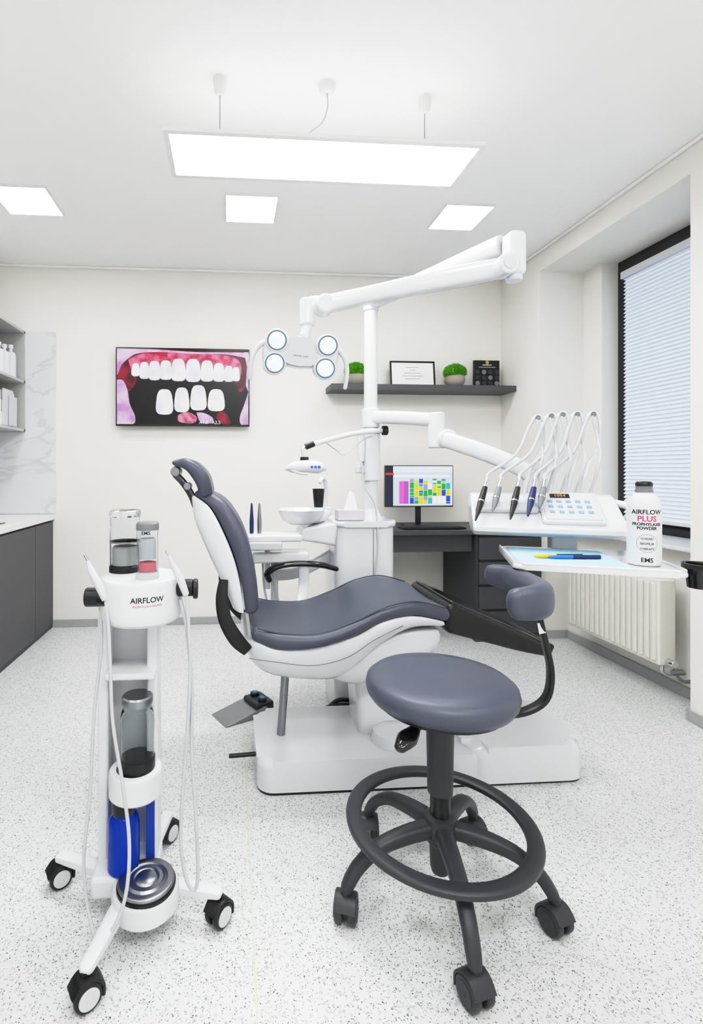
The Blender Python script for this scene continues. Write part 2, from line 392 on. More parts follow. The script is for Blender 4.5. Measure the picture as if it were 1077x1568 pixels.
# ------------------------------------------------------------ TV
g=G('wall_television',(-0.355,3.80,1.76))
TX0,TX1,TZ0,TZ1=-0.842,0.132,1.472,2.047; TY=3.775
boxes(g,'housing',[((TX0,TY,TZ0),(TX1,TY+0.03,TZ1))],BLKG,0.004)
boxes(g,'rear_housing',[((TX0+0.12,TY+0.03,TZ0+0.08),(TX1-0.12,YB-0.001,TZ1-0.12))],BLK,0.006)
sw=TX1-TX0-0.018; sh=TZ1-TZ0-0.024; sx0=TX0+0.009; sz0=TZ0+0.014
LAY=[0]
def tvp(name,pts,m):
    LAY[0]+=1
    y=TY-0.0004-0.00012*LAY[0]
    poly(g,name,[(sx0+min(max(u,0),1)*sw,y,sz0+min(max(v,0),1)*sh) for u,v in pts],m)
def noisy_em(name,c1,c2,scale=18,s=1.0,c3=None):
    m=mat(name,(0,0,0),0.3,emit=c1,es=s); nt=m.node_tree; b=nt.nodes['Principled BSDF']
    tc=nt.nodes.new('ShaderNodeTexCoord'); nz=nt.nodes.new('ShaderNodeTexNoise'); nz.inputs['Scale'].default_value=scale; nz.inputs['Detail'].default_value=4
    cr=nt.nodes.new('ShaderNodeValToRGB'); cr.color_ramp.elements[0].position=0.38; cr.color_ramp.elements[1].position=0.62
    cr.color_ramp.elements[0].color=(*S(c1),1); cr.color_ramp.elements[1].color=(*S(c2),1)
    nt.links.new(tc.outputs['Object'],nz.inputs['Vector']); nt.links.new(nz.outputs['Fac'],cr.inputs[0]); nt.links.new(cr.outputs[0],b.inputs['Emission Color']); return m
SBLK=em('screen_black',(4,3,7)); SGUM=noisy_em('screen_gum',(185,20,66),(232,120,155),22,.9); SDRED=noisy_em('screen_dark_red',(70,4,18),(150,16,50),12)
SCHK=noisy_em('screen_cheek',(186,140,200),(226,196,228),9,.9); STOOTH=noisy_em('screen_tooth',(250,250,252),(226,226,240),10,.95); SPINK=noisy_em('screen_pink',(170,70,102),(215,145,168),30)
SGAP=em('screen_tooth_outline',(170,150,170),.8)  # edge tone that outlines each screen tooth
tvp('scr_bg',[(0,0),(1,0),(1,1),(0,1)],SBLK)
def P2(l): return [((x-181)/198.0,(652-y)/118.0) for x,y in l]
tvp('scr_lip',catmull(P2([(181,534),(230,534),(300,537),(379,537),(379,552),(374,590),(366,600),(358,585),(345,572),(300,560),(250,560),(215,575),(208,590),(196,602),(183,592),(181,560),(181,534)]),4),SDRED)
tvp('scr_lip_top',catmull(P2([(181,534),(240,535),(300,538),(379,538),(379,546),(345,541),(300,541),(250,539),(215,541),(200,548),(188,560),(181,575),(181,534)]),4),SCHK)
tvp('scr_cheek_b',catmull(P2([(181,583),(190,584),(197,600),(200,620),(208,640),(205,652),(181,652),(181,583)]),4),SCHK)
tvp('scr_cheek_c',P2([(372,537),(379,537),(379,600),(375,590),(377,560)]),SCHK)
tvp('scr_cheek_d',catmull(P2([(379,600),(372,622),(366,640),(368,652),(379,652),(379,600)]),4),SCHK)
tvp('scr_gum',catmull(P2([(198,552),(215,543),(250,540),(300,541),(345,543),(366,553),(366,578),(350,572),(300,564),(250,562),(215,574),(206,578),(198,552)]),4),SGUM)
def tooth(cx,top,bot,w,inv=False,m=None,name='scr_tooth',grow=0):
    o=[]
    for i in range(20):
        a=2*math.pi*i/20; c=math.cos(a); s=math.sin(a)
        x=math.copysign(abs(c)**0.6,c); y=math.copysign(abs(s)**0.6,s)
        yy=(top+bot)/2-y*((bot-top)/2+grow)
        f=1.0-0.16*(y if not inv else -y)
        o.append((cx+x*(w/2+grow)*f,yy))
    tvp(name,P2(o),m or STOOTH)
xs=[(209,557,577,12),(222,555,581,14),(237,553,583,17),(254,552,582,18),(273,549,584,21),(295,549,585,22),(316,551,584,19),(334,555,584,17),(349,559,584,14),(360,561,583,11)]
for a in xs: tooth(*a,m=SGAP,name='scr_tooth_edge',grow=.7)
for a in xs: tooth(*a)
for cx,t_,b_,w in ((252,597,637,25),(278,594,633,22),(303,590,630,24),(330,596,631,25)): tooth(cx,t_,b_,w)
tvp('scr_pk1',catmull(P2([(272,638),(285,632),(300,640),(296,650),(274,648),(272,638)]),4),SPINK)
tvp('scr_pk2',catmull(P2([(300,633),(312,634),(325,642),(322,650),(306,648),(300,633)]),4),SCHK)
tvp('scr_pk3',catmull(P2([(335,632),(345,634),(352,650),(338,650),(330,640),(335,632)]),4),SDRED)
text(g,'scr_text','A1.5   A2.5',0.034,(-0.16,TY-0.008,1.49),STOOTH)
# ------------------------------------------------------------ shelf + decor
boxes(None,'wall_shelf',[((0.715,3.62,1.732),(XR-0.001,YB-0.001,1.775))],SHELFG,0.002)
def plant(cx,cy,z0):
    g=G('potted_moss_plant',(cx,cy,z0))
    lathe(g,'pot',[(0.001,0),(0.045,0),(0.066,0.02),(0.074,0.048),(0.070,0.075),(0.062,0.08),(0.055,0.07),(0.001,0.068)],(cx,cy,z0+0.001),CONC,n=32)
    bm=bmesh.new()
    rnd=random.Random(3)
    bmesh.ops.create_icosphere(bm,subdivisions=3,radius=0.066,matrix=Matrix.Translation((cx,cy,z0+0.105))@Matrix.Diagonal((1.12,1.12,0.85,1)))
    for i in range(1100):
        a=rnd.uniform(0,2*math.pi); ph=math.acos(rnd.uniform(-0.4,1)); d=Vector((math.sin(ph)*math.cos(a)*1.1,math.sin(ph)*math.sin(a)*1.1,math.cos(ph)*0.85))
        b=Vector((cx,cy,z0+0.105))+d*0.062; d2=(d+Vector((rnd.uniform(-.5,.5),rnd.uniform(-.5,.5),rnd.uniform(-.2,.6)))).normalized()
        s,u=frame(d2); w=0.004; tip=b+d2*rnd.uniform(0.012,0.028)
        v=[bm.verts.new(b+s*w),bm.verts.new(b-s*w*.5+u*w),bm.verts.new(b-s*w*.5-u*w),bm.verts.new(tip)]
        bm.faces.new((v[0],v[1],v[3]));bm.faces.new((v[1],v[2],v[3]));bm.faces.new((v[2],v[0],v[3]))
    mk(g,'foliage',bm,GREEN,smooth=False)
plant(0.915,3.71,1.775); plant(1.67,3.71,1.775)
g=G('certificate_frame',(1.36,3.75,1.88))
rt=R('X',-6)
def fb(nm,c,s,m,b=0.0): box(g,nm,Vector((1.36,3.755,1.876))+rt@Vector(c),s,m,b,rot=rt)
fb('back',(0,0.004,0),(0.33,0.006,0.19),BLK)
for nm,c,s in (('top',(0,0,0.092),(0.345,0.018,0.012)),('bottom',(0,0,-0.092),(0.345,0.018,0.012)),('left',(-0.167,0,0),(0.012,0.018,0.19)),('right',(0.167,0,0),(0.012,0.018,0.19))): fb(nm,c,s,BLKG,0.002)
fb('certificate',(0,-0.001,0),(0.325,0.003,0.178),PAPER)
for i,w in enumerate((0.10,0.04,0.13,0.16,0.12)): fb('line_%d'%i,(0,-0.003,0.05-0.022*i),(w,0.001,0.003),TXTG)
g=G('award_plaque',(1.93,3.74,1.88))
boxes(g,'board',[((1.835,3.74,1.776),(2.035,3.765,1.985))],BLK,0.003)
for r_ in range(3):
    for c_ in range(4):
        cyl(g,'disc_%d_%d'%(r_,c_),(1.86+c_*0.05,3.741,1.81+r_*0.042),(1.86+c_*0.05,3.733,1.81+r_*0.042),0.018,DGP if (r_+c_)%3 else GREYM,n=18,bev=0.002)
boxes(g,'label',[((1.90,3.736,1.945),(1.97,3.741,1.952)),((1.87,3.736,1.93),(2.0,3.741,1.934))],LGREY)
cyl(g,'emblem',(1.935,3.74,1.968),(1.935,3.734,1.968),0.014,GOLD,n=18)
# ------------------------------------------------------------ desk
g=G('office_desk',(1.5,3.5,0))
boxes(g,'desktop',[((0.95,3.27,0.722),(XR-0.015,YB-0.015,0.75))],CABD,0.002)
boxes(g,'left_panel',[((0.95,3.32,0),(0.975,YB-0.015,0.72))],CABD)
boxes(g,'modesty_rail',[((0.975,3.34,0.60),(1.62,3.36,0.72))],CABD)
boxes(g,'pedestal',[((1.63,3.30,0.0),(XR-0.015,YB-0.015,0.72))],CABD)
for i in range(4):
    zt=0.70-i*0.165
    boxes(g,'drawer_%d'%i,[((1.645,3.284,zt-0.148),(XR-0.02,3.30,zt))],CABD,0.002)
    boxes(g,'handle_groove_%d'%i,[((1.645,3.286,zt+0.001),(XR-0.02,3.299,zt+0.015))],BLK)
g=G('computer_monitor',(1.35,3.6,1.0))
MX0,MX1,MZ0,MZ1=1.095,1.60,0.885,1.185; MY=3.58
boxes(g,'housing',[((MX0,MY,MZ0),(MX1,MY+0.025,MZ1))],BLKG,0.003)
boxes(g,'stand',[((1.33,MY+0.025,0.76),(1.37,MY+0.04,0.98))],BLK,0.003)
boxes(g,'foot',[((1.24,MY-0.05,0.751),(1.46,MY+0.10,0.76))],BLK,0.003)
bw=0.006; ax0=MX0+bw;ax1=MX1-bw;az0=MZ0+bw*1.6;az1=MZ1-bw
def mp(nm,u0,v0,u1,v1,m,l=1):
    y=MY-0.0004*l-0.0003
    poly(g,nm,[(ax0+u0*(ax1-ax0),y,az0+v0*(az1-az0)),(ax0+u1*(ax1-ax0),y,az0+v0*(az1-az0)),(ax0+u1*(ax1-ax0),y,az0+v1*(az1-az0)),(ax0+u0*(ax1-ax0),y,az0+v1*(az1-az0))],m)
cl={k:em('px_'+k,c) for k,c in dict(bg=(198,214,236),hd=(220,231,245),side=(30,36,60),pink=(215,105,190),green=(36,165,75),yellow=(215,205,40),blue=(40,80,190),cyan=(60,165,200),white=(240,240,246),grey=(150,155,165),mag=(180,85,185),red=(220,60,60)).items()}
mp('scr_bg',0,0,1,1,cl['bg'],1); mp('scr_side',0,0.0,0.11,1,cl['side'],2); mp('scr_head',0.11,0.85,1,1,cl['hd'],2); mp('scr_bar',0.13,0.72,0.95,0.78,cl['white'],2); mp('scr_red',0.0,0.78,0.12,0.83,cl['red'],3)
mp('scr_col',0.2,0.05,0.34,0.62,cl['mag'],2); mp('scr_col_b',0.2,0.05,0.27,0.62,cl['pink'],3)
rnd=random.Random(5); keys=['green','green','yellow','blue','cyan','white','grey','green','blue','yellow']
for c_ in range(9):
    v=0.05; top_=rnd.uniform(.5,.68)
    while v<top_:
        h=rnd.choice((0.05,0.09,0.16,.2)); mp('cell',0.36+c_*0.068,v,0.36+c_*0.068+0.06,min(v+h-0.01,0.68),cl[rnd.choice(keys)],2); v+=h
g=G('computer_keyboard',(1.35,3.40,0.75))
boxes(g,'body',[((1.15,3.33,0.751),(1.58,3.46,0.765))],BLK,0.003)
for r_ in range(5):
    boxes(g,'keys_%d'%r_,[((1.16+i*0.0275,3.336+r_*0.024,0.765),(1.182+i*0.0275,3.355+r_*0.024,0.770)) for i in range(15)],DGP)
# ------------------------------------------------------------ radiator
g=G('wall_radiator',(2.2,2.74,0.4))
boxes(g,'body',[((2.135,2.40,0.17),(2.225,3.10,0.60))],RAD,0.008)
bm=bmesh.new()
y=2.43
while y<3.08:
    boxbm(bm,(2.131,y,0.385),(0.012,0.026,0.39),0.005,2); y+=0.04
mk(g,'ribs',bm,RAD)
boxes(g,'brackets',[((2.225,2.55,0.25),(2.30,2.58,0.5)),((2.225,2.92,0.25),(2.30,2.95,0.5))],RAD)
cyl(g,'valve',(2.18,2.40,0.19),(2.18,2.355,0.19),0.018,CHROME,bev=0.003)
sweep(g,'pipe',[(2.18,2.43,0.17),(2.18,2.43,0.13),(2.22,2.43,0.115),(2.299,2.43,0.115)],0.009,0.009,CHROME,n=12)
sweep(g,'pipe_b',[(2.20,2.375,0.18),(2.20,2.375,0.14),(2.24,2.375,0.10),(2.299,2.375,0.10)],0.009,0.009,STEEL,n=12)
cyl(g,'nut',(2.18,2.375,0.145),(2.24,2.375,0.145),0.014,STEEL,n=6)
# ------------------------------------------------------------ DENTAL CHAIR
g=G('dental_chair',(0.6,1.98,0))
prism(g,'base_skirt',rrect(0.093,1.793,1.311,2.199,0.058),0.0,0.012,BLK,'Z')
prism(g,'base_cover',rrect(0.09,1.79,0.93,2.20,0.06),0.010,0.120,WHITE,'Z',bev=0.030,seg=6,toponly=True)
prism(g,'base_cover_foot',rrect(0.86,1.785,1.315,2.205,0.07),0.010,0.142,WHITE,'Z',bev=0.05,seg=6,toponly=True)
lathe(g,'base_dome',[(0.085,0.10),(0.085,0.125),(0.075,0.155),(0.045,0.172),(0.001,0.178)],(0.615,1.91,0),WHITE,n=36)
prism(g,'lift_column',[(0.50,0.10),(0.84,0.10),(0.82,0.30),(0.72,0.50),(0.50,0.50),(0.48,0.38)],1.95,2.15,WHITE,'Y',bev=0.03,seg=4)
cyl(g,'lift_rod',(0.19,1.98,0.10),(0.215,1.98,0.44),0.016,STEEL,bev=0.003)
cyl(g,'release_lever',(-0.01,1.93,0.07),(0.10,1.93,0.075),0.008,BLK,bev=0.003)
# seat pad
top=[(.088,.608),(.168,.588),(.303,.584),(.426,.622),(.54,.672),(.65,.690),(.765,.662)]
bot=[(.083,.553),(.168,.530),(.285,.533),(.405,.562),(.530,.616),(.645,.634),(.760,.609)]
ys=[(1.755,2.20),(1.735,2.225),(1.73,2.23),(1.735,2.225),(1.745,2.215),(1.75,2.21),(1.76,2.20)]
loft(g,'seat_pad',list(zip(top,bot)),ys,UPH,ct=(0.035,0.5),cb=(0.02,0.4),dip=0.012,capr=0.7)
sweep(g,'seat_seam_near',[(b[0],1.752+0.006*abs(i-3)/3,b[1]-0.004) for i,b in enumerate(top)],0.0022,0.0022,UPHD,n=6)
sweep(g,'seat_seam_far',[(b[0],2.208-0.006*abs(i-3)/3,b[1]-0.004) for i,b in enumerate(top)],0.0022,0.0022,UPHD,n=6)
# under shell
stx=[.045,.085,.15,.26,.37,.45,.53,.64,.755]
zt=[.545,.556,.532,.532,.553,.576,.616,.634,.610]
zb=[.505,.445,.412,.394,.392,.436,.51,.572,.575]
loft(g,'seat_shell',[((x,a),(x,b)) for x,a,b in zip(stx,zt,zb)],[(1.80,2.16),(1.765,2.195)]+[(1.75,2.21)]*6+[(1.77,2.19)],WHITE,ct=(0.01,0.1),cb=(0.10,0.85),capr=0.4)
loft(g,'seat_shell_lower',[((x,a),(x,b)) for x,a,b in ((.33,.47,.40),(.42,.47,.36),(.52,.52,.36),(.62,.56,.38),(.74,.57,.46))],[(1.80,2.16)]*5,WHITE,ct=(0.01,0.1),cb=(0.08,0.8),capr=0.5)
sweep(g,'shell_seam',[(.06,1.758,.50),(.15,1.746,.49),(.28,1.744,.475),(.40,1.744,.50),(.50,1.744,.56),(.60,1.746,.605)],0.0015,0.0015,GREYM,n=6)
# legrest
loft(g,'legrest_pad',[((.80,.664),(.785,.560)),((.95,.60),(.935,.515)),((1.08,.540),(1.065,.475)),((1.18,.490),(1.17,.45))],[(1.78,2.18),(1.80,2.16),(1.82,2.14),(1.83,2.13)],BLK,ct=(0.015,.3),cb=(0.015,.3),capr=0.5)
loft(g,'legrest_top_plate',[((.80,.672),(.80,.660)),((.95,.608),(.95,.596)),((1.08,.548),(1.08,.536)),((1.18,.500),(1.18,.488))],[(1.80,2.16),(1.82,2.14),(1.84,2.12),(1.85,2.11)],BLKG,ct=(0.005,.4),cb=(0.005,.4),capr=0.6)
box(g,'foot_stop',(1.20,1.98,.472),(.03,.28,.045),BLK,0.01,rot=R('Y',24))
# backrest
pr=[(-.088,1.078),(-.023,1.042),(.030,.970),(.069,.874),(.090,.77),(.100,.665)]
pl=[(-.135,1.058),(-.075,1.015),(-.026,.93),(.012,.838),(.034,.75),(.048,.65)]
sl=[(-.150,1.045),(-.135,.966),(-.096,.875),(-.055,.79),(-.028,.735),(.003,.66)]
yb=[(1.90,2.06),(1.85,2.11),(1.82,2.14),(1.80,2.16),(1.79,2.17),(1.79,2.17)]
loft(g,'backrest_pad',list(zip(pr,pl)),yb,UPH,ct=(0.03,.5),cb=(0.015,.4),dip=0.008,capr=0.6)
pl2=[(a-.004,b-.002) for a,b in pl]
loft(g,'backrest_shell',list(zip(pl2,sl)),[(a+.002,b-.002) for a,b in yb],WHITE,ct=(0.008,.1),cb=(0.04,.7),capr=0.25)
sweep(g,'hinge_arm',[(-.028,1.80,.765),(-.034,1.785,.70),(-.022,1.775,.63),(.015,1.77,.565),(.055,1.78,.52)],0.010,[.016,.022,.024,.026,.02],BLK,n=14,e=0.6,up=(1,0,0))
sweep(g,'hinge_arm_far',[(-.028,2.16,.765),(-.034,2.175,.70),(-.022,2.185,.63),(.015,2.19,.565),(.055,2.18,.52)],0.010,[.016,.022,.024,.026,.02],BLK,n=14,e=0.6,up=(1,0,0))
# headrest
ha=[(-.212,1.186),(-.165,1.194),(-.120,1.172),(-.085,1.130),(-.070,1.078)]
hb=[(-.206,1.166),(-.172,1.154),(-.148,1.128),(-.128,1.094),(-.120,1.062)]
loft(g,'headrest_pad',list(zip(ha,hb)),[(1.87,2.10),(1.86,2.11),(1.86,2.11),(1.86,2.11),(1.87,2.10)],UPH,ct=(0.025,.5),cb=(0.015,.4),capr=0.8)
sweep(g,'headrest_bracket',[(-.205,1.955,1.165),(-.215,1.95,1.14),(-.185,1.95,1.105),(-.155,1.95,1.06),(-.135,1.95,1.01)],0.022,.009,STEEL,n=14,e=0.6)
cyl(g,'headrest_knob',(-.208,1.90,1.145),(-.208,2.0,1.145),0.018,STEEL,bev=0.004)
cyl(g,'headrest_knob_b',(-.165,1.91,1.09),(-.165,1.99,1.09),0.014,STEEL,bev=0.003)
# far armrest
sweep(g,'armrest',[(.47,2.27,.705),(.40,2.26,.725),(.30,2.25,.735),(.21,2.25,.725),(.16,2.25,.695),(.165,2.25,.665)],[.018,.026,.028,.026,.02,.016],[.012,.014,.014,.014,.016,.014],BLKG,n=16,roundcap=True)
sweep(g,'armrest_support',[(.32,2.25,.725),(.32,2.25,.64),(.30,2.22,.56),(.28,2.18,.50)],.024,.014,WHITE,n=14,e=.6,up=(0,1,0))
# ------------------------------------------------------------ DENTAL UNIT (cuspidor, post, assistant)
g=G('dental_unit',(0.62,2.45,0))
PX,PY=0.655,2.365
prism(g,'unit_body',rrect(.475,2.30,.757,2.60,.05),0.02,0.90,WHITE,'Z',bev=0.02)
prism(g,'unit_top',rrect(.468,2.29,.765,2.61,.05),0.888,0.915,WHITE,'Z',bev=0.01)
boxes(g,'unit_foot',[((.50,2.30,0.0),(.74,2.58,0.05))],OFFW,0.01)
boxes(g,'junction_box',[((.40,2.225,0.0),(.66,2.295,0.075))],BLK,0.012)
sweep(g,'floor_cable',[(.38,2.28,.012),(.395,2.26,.06),(.44,2.24,.098),(.50,2.24,.100),(.56,2.24,.095),(.62,2.25,.105),(.66,2.27,.06)],0.012,0.012,BLK,n=10)
sweep(g,'floor_cable_b',[(.42,2.26,.07),(.47,2.25,.12),(.54,2.25,.115),(.58,2.26,.07)],0.009,0.009,BLK,n=10)
boxes(g,'front_seam',[((.648,2.2985,.30),(.651,2.301,.88))],GREYM)
prism(g,'bowl_console',[(.30,.83),(.48,.80),(.49,.905),(.44,.905),(.33,.885)],2.31,2.50,WHITE,'Y',bev=0.015)
lathe(g,'cuspidor_bowl',[(.001,-.05),(.05,-.048),(.085,-.03),(.105,.0),(.112,.02),(.108,.024),(.098,.012),(.075,-.014),(.03,-.028),(.001,-.03)],(.325,2.37,.945),WHITE,n=40,sy=.85)
sweep(g,'bowl_arm',[(.36,2.39,.915),(.42,2.41,.93),(.455,2.43,.95),(.455,2.43,.97)],[.03,.035,.03,.028],[.02,.03,.02,.02],WHITE,n=16,e=.7)
sweep(g,'cup_filler',[(.448,2.44,.93),(.455,2.44,1.04),(.447,2.42,1.095),(.425,2.38,1.11),(.415,2.37,1.095)],.010,.010,WHITE,n=12,roundcap=True)
lathe(g,'cup_stand',[(.03,0),(.03,.012),(.001,.012)],(.405,2.36,.965),WHITE,n=24)
lathe(g,'cup',[(.001,0),(.021,0),(.028,.085),(.026,.085),(.019,.005),(.001,.005)],(.405,2.36,.978),BLK,n=28)
lathe(g,'post_foot',[(.055,0),(.055,.012),(.045,.03),(.036,.05),(.034,.06)],(PX,PY,.91),WHITE,n=32)
cyl(g,'post',(PX,PY,.91),(PX,PY,1.90),.031,WHITE,n=36)
cyl(g,'post_collar',(PX,PY,1.10),(PX,PY,1.345),.044,WHITE,n=36,bev=.006)
cyl(g,'arm_collar',(PX,PY,1.35),(PX,PY,1.44),.041,WHITE,n=36,bev=.006)
# tissue box
g2=G('tissue_box',(.53,2.40,.915))
boxes(g2,'box',[((.490,2.325,.9165),(.612,2.40,.965))],mat('tissue_box_print',(200,192,206),.7,var=.12),0.003)
bm=bmesh.new()
bmesh.ops.create_cone(bm,segments=14,radius1=.028,radius2=.008,depth=.085,cap_ends=True,matrix=Matrix.Translation((.56,2.365,1.004)))
for v in bm.verts: v.co.x+=random.uniform(-.01,.01); v.co.z+=random.uniform(-.012,.012)
mk(g2,'tissue',bm,PAPER,smooth=False)
# assistant side
boxes(g,'assistant_tray',[((.07,2.22,.835),(.31,2.38,.865))],WHITE,0.008)
boxes(g,'assistant_tray_lip',[((.075,2.21,.80),(.22,2.24,.836))],OFFW,0.006)
boxes(g,'assistant_holder',[((.09,2.25,.735),(.345,2.38,.785))],WHITE,0.012)
cyl(g,'assistant_post',(.165,2.36,.60),(.165,2.36,.84),.014,WHITE,bev=.002)
cyl(g,'assistant_post_b',(.20,2.38,.30),(.20,2.38,.74),.018,WHITE,bev=.002)
sweep(g,'assistant_arm',[(.20,2.38,.66),(.30,2.42,.66),(.42,2.46,.70),(.49,2.46,.74)],.022,.028,WHITE,n=14,e=.7)
for i,x in enumerate((.09,.125)):
    lathe(g,'assistant_handpiece_%d'%i,[(.001,-.03),(.009,-.03),(.010,.05),(.007,.09),(.004,.13),(.001,.132)],(x,2.30,.87),NAVY if i==0 else STEEL,n=16)
for i in range(3):
    sweep(g,'assistant_hose_%d'%i,[(.10+.04*i,2.30,.74),(.10+.05*i,2.30,.60),(.15+.05*i,2.32,.45),(.28,2.36,.42),(.47,2.44,.50)],.005,.005,HOSE,n=8)
# curing/whitening lamp arm
cyl(g,'curing_joint',(.70,2.33,1.335),(.725,2.33,1.335),.022,BLK,bev=.004)
sweep(g,'curing_arm',[(.70,2.33,1.335),(.55,2.26,1.315),(.43,2.19,1.285),(.335,2.12,1.257)],.009,.011,WHITE,n=12)
cyl(g,'curing_elbow',(.345,2.12,1.262),(.308,2.115,1.247),.013,BLK,bev=.003)
sweep(g,'curing_link',[(.31,2.115,1.25),(.295,2.11,1.235),(.298,2.105,1.195)],.005,.005,CHROME,n=10)
sweep(g,'curing_head',[(.225,2.08,1.155),(.25,2.08,1.16),(.30,2.08,1.166),(.355,2.08,1.162),(.38,2.085,1.158)],[.008,.022,.03,.026,.012],[.008,.022,.026,.026,.012],WHITE,n=18,roundcap=True)
cyl(g,'curing_clip',(.30,2.09,1.185),(.30,2.09,1.205),.018,BLK,bev=.003)
for i in range(3): cyl(g,'curing_led_%d'%i,(.325+.015*i,2.060,1.163),(.325+.015*i,2.050,1.163),.006,em('led_blue_%d'%i,(60,90,230),1.2),n=12)
sweep(g,'curing_handle',[(.245,2.07,1.15),(.275,2.06,1.138),(.31,2.06,1.135)],.008,.006,WHITE,n=10)
sweep(g,'curing_cable',[(.66,2.33,1.31),(.60,2.29,1.29),(.50,2.22,1.22),(.46,2.22,1.24),(.40,2.16,1.27)],.0025,.0025,HOSE,n=6)
lathe(g,'holstered_gun',[(.001,-.07),(.016,-.068),(.019,.04),(.012,.075),(.001,.08)],(.603,2.34,1.26),WHITE,n=18)
sweep(g,'holstered_cable',[(.603,2.33,1.19),(.61,2.31,1.08),(.66,2.30,.98),(.667,2.29,.80),(.65,2.29,.66)],.004,.004,HOSE,n=8)
boxes(g,'gun_holder',[((.58,2.335,1.135),(.635,2.37,1.17))],OFFW,0.006)
# tray arm
sweep(g,'tray_arm_lower',[(PX,PY,1.400),(.76,2.26,1.388),(.885,2.15,1.368)],.032,.030,WHITE,n=18,e=.55,k=3)
cyl(g,'tray_elbow',(.885,2.15,1.40),(.885,2.15,1.245),.036,WHITE,bev=.008)
cyl(g,'tray_elbow_b',(.915,2.09,1.285),(.915,2.15,1.285),.040,WHITE,bev=.008)
sweep(g,'tray_arm_upper',[(.90,2.12,1.285),(1.0,2.02,1.235),(1.11,1.92,1.17),(1.15,1.885,1.13)],[.028,.032,.034,.03],[.034,.034,.032,.03],WHITE,n=18,e=.55,k=3)
cyl(g,'tray_mount',(1.15,1.885,1.16),(1.15,1.885,1.0),.03,WHITE,bev=.006)
# ------------------------------------------------------------ operating lamp
g=G('dental_operating_lamp',(.27,2.0,1.6))
cyl(g,'post_joint',(PX,PY,1.90),(PX,PY,1.935),.036,WHITE,n=36,bev=.005)
sweep(g,'support_arm',[(PX-.005,PY+.01,1.938),(.74,2.17,1.938),(.86,1.91,1.938),(.945,1.715,1.935)],[.028,.03,.032,.034],[.028,.030,.032,.034],WHITE,n=18,e=.6,k=3)
box(g,'elbow_tower',(.962,1.675,1.885),(.062,.07,.15),WHITE,.018)
cyl(g,'elbow_cap',(.915,1.68,1.836),(.915,1.615,1.836),.036,WHITE,bev=.008)
cyl(g,'elbow_cap_disc',(.915,1.617,1.836),(.915,1.612,1.836),.022,OFFW,bev=.001)
cyl(g,'elbow_foot',(.962,1.675,1.815),(.962,1.675,1.795),.028,WHITE,bev=.005)
sweep(g,'spring_arm',[(.94,1.66,1.838),(.84,1.72,1.835),(.68,1.81,1.826),(.52,1.905,1.815),(.37,1.99,1.804)],[.026,.028,.026,.026,.026],[.030,.036,.034,.032,.034],WHITE,n=20,e=.5,k=4)
cyl(g,'knuckle',(.365,1.95,1.80),(.365,2.035,1.80),.037,WHITE,bev=.008)
sweep(g,'neck_top',[(.375,1.995,1.80),(.33,1.995,1.803),(.30,1.995,1.795)],[.03,.03,.028],[.032,.034,.034],WHITE,n=18,e=.6,k=3)
cyl(g,'neck',(.298,1.995,1.825),(.298,1.995,1.72),.031,WHITE,bev=.008)
sweep(g,'neck_lower',[(.298,1.995,1.74),(.29,1.995,1.69),(.275,1.99,1.64)],[.024,.02,.03],[.022,.022,.03],WHITE,n=16,e=.7)
RL=Matrix.Translation((.268,1.985,1.598))@Matrix.Rotation(math.radians(5),4,'Y')@Matrix.Rotation(math.radians(8),4,'X')
def L(x,y,z): return tuple(RL@Vector((x,y,z)))
for sgn,nm in ((-1,'left'),(1,'right')):
    x=.099*sgn
    sweep(g,'pod_'+nm,[L(x,.0,.062),L(x*1.02,0,.03),L(x*1.02,0,-.01),L(x,.0,-.045)],[.042,.048,.048,.042],[.024,.028,.028,.022],WHITE,n=22,e=.8,up=(0,1,0),roundcap=True)
    for j,zz in enumerate((.047,-.040)):
        cyl(g,'bezel_%s_%d'%(nm,j),L(x,.01,zz),L(x,-.034,zz),.045,WHITE,bev=.006)
        cyl(g,'ring_%s_%d'%(nm,j),L(x,-.030,zz),L(x,-.036,zz),.038,RINGM)
        lathe(g,'lens_%s_%d'%(nm,j),[(.033,0),(.030,.004),(.019,.008),(.001,.010)],L(x,-.035,zz),LED,n=28,axis=(RL.to_3x3()@Vector((0,-1,0))))
    hx=.148*sgn
    sweep(g,'handle_'+nm,[L(.11*sgn,0,.03),L(hx,-.005,.035),L(.178*sgn,-.01,.0),L(.190*sgn,-.015,-.05),L(.188*sgn,-.02,-.105)],[.010,.012,.009,.009,.008],[.014,.012,.009,.009,.008],OFFW,n=12,roundcap=True)
pc=[(-.09,.075),(-.05,.055),(-.03,.062),(0,.085),(.03,.062),(.05,.055),(.09,.075),(.085,-.02),(.05,-.045),(0,-.05),(-.05,-.045),(-.085,-.02)]
bm=bmesh.new()
A=[bm.verts.new(L(x,-.022,z)) for x,z in pc];B=[bm.verts.new(L(x,.022,z)) for x,z in pc]
fa=bm.faces.new(A);fb_=bm.faces.new(list(reversed(B)))
for j in range(len(pc)): bm.faces.new((A[j],B[j],B[(j+1)%len(pc)],A[(j+1)%len(pc)]))
bmesh.ops.bevel(bm,geom=list(fa.edges)+list(fb_.edges),offset=.01,segments=3,affect='EDGES')
mk(g,'center_body',bm,OFFW)
text(g,'label','DENTAL LAMP',.009,(0,0,0),TXT,xf=lambda x,y:L(x,-.0228,y-.005))
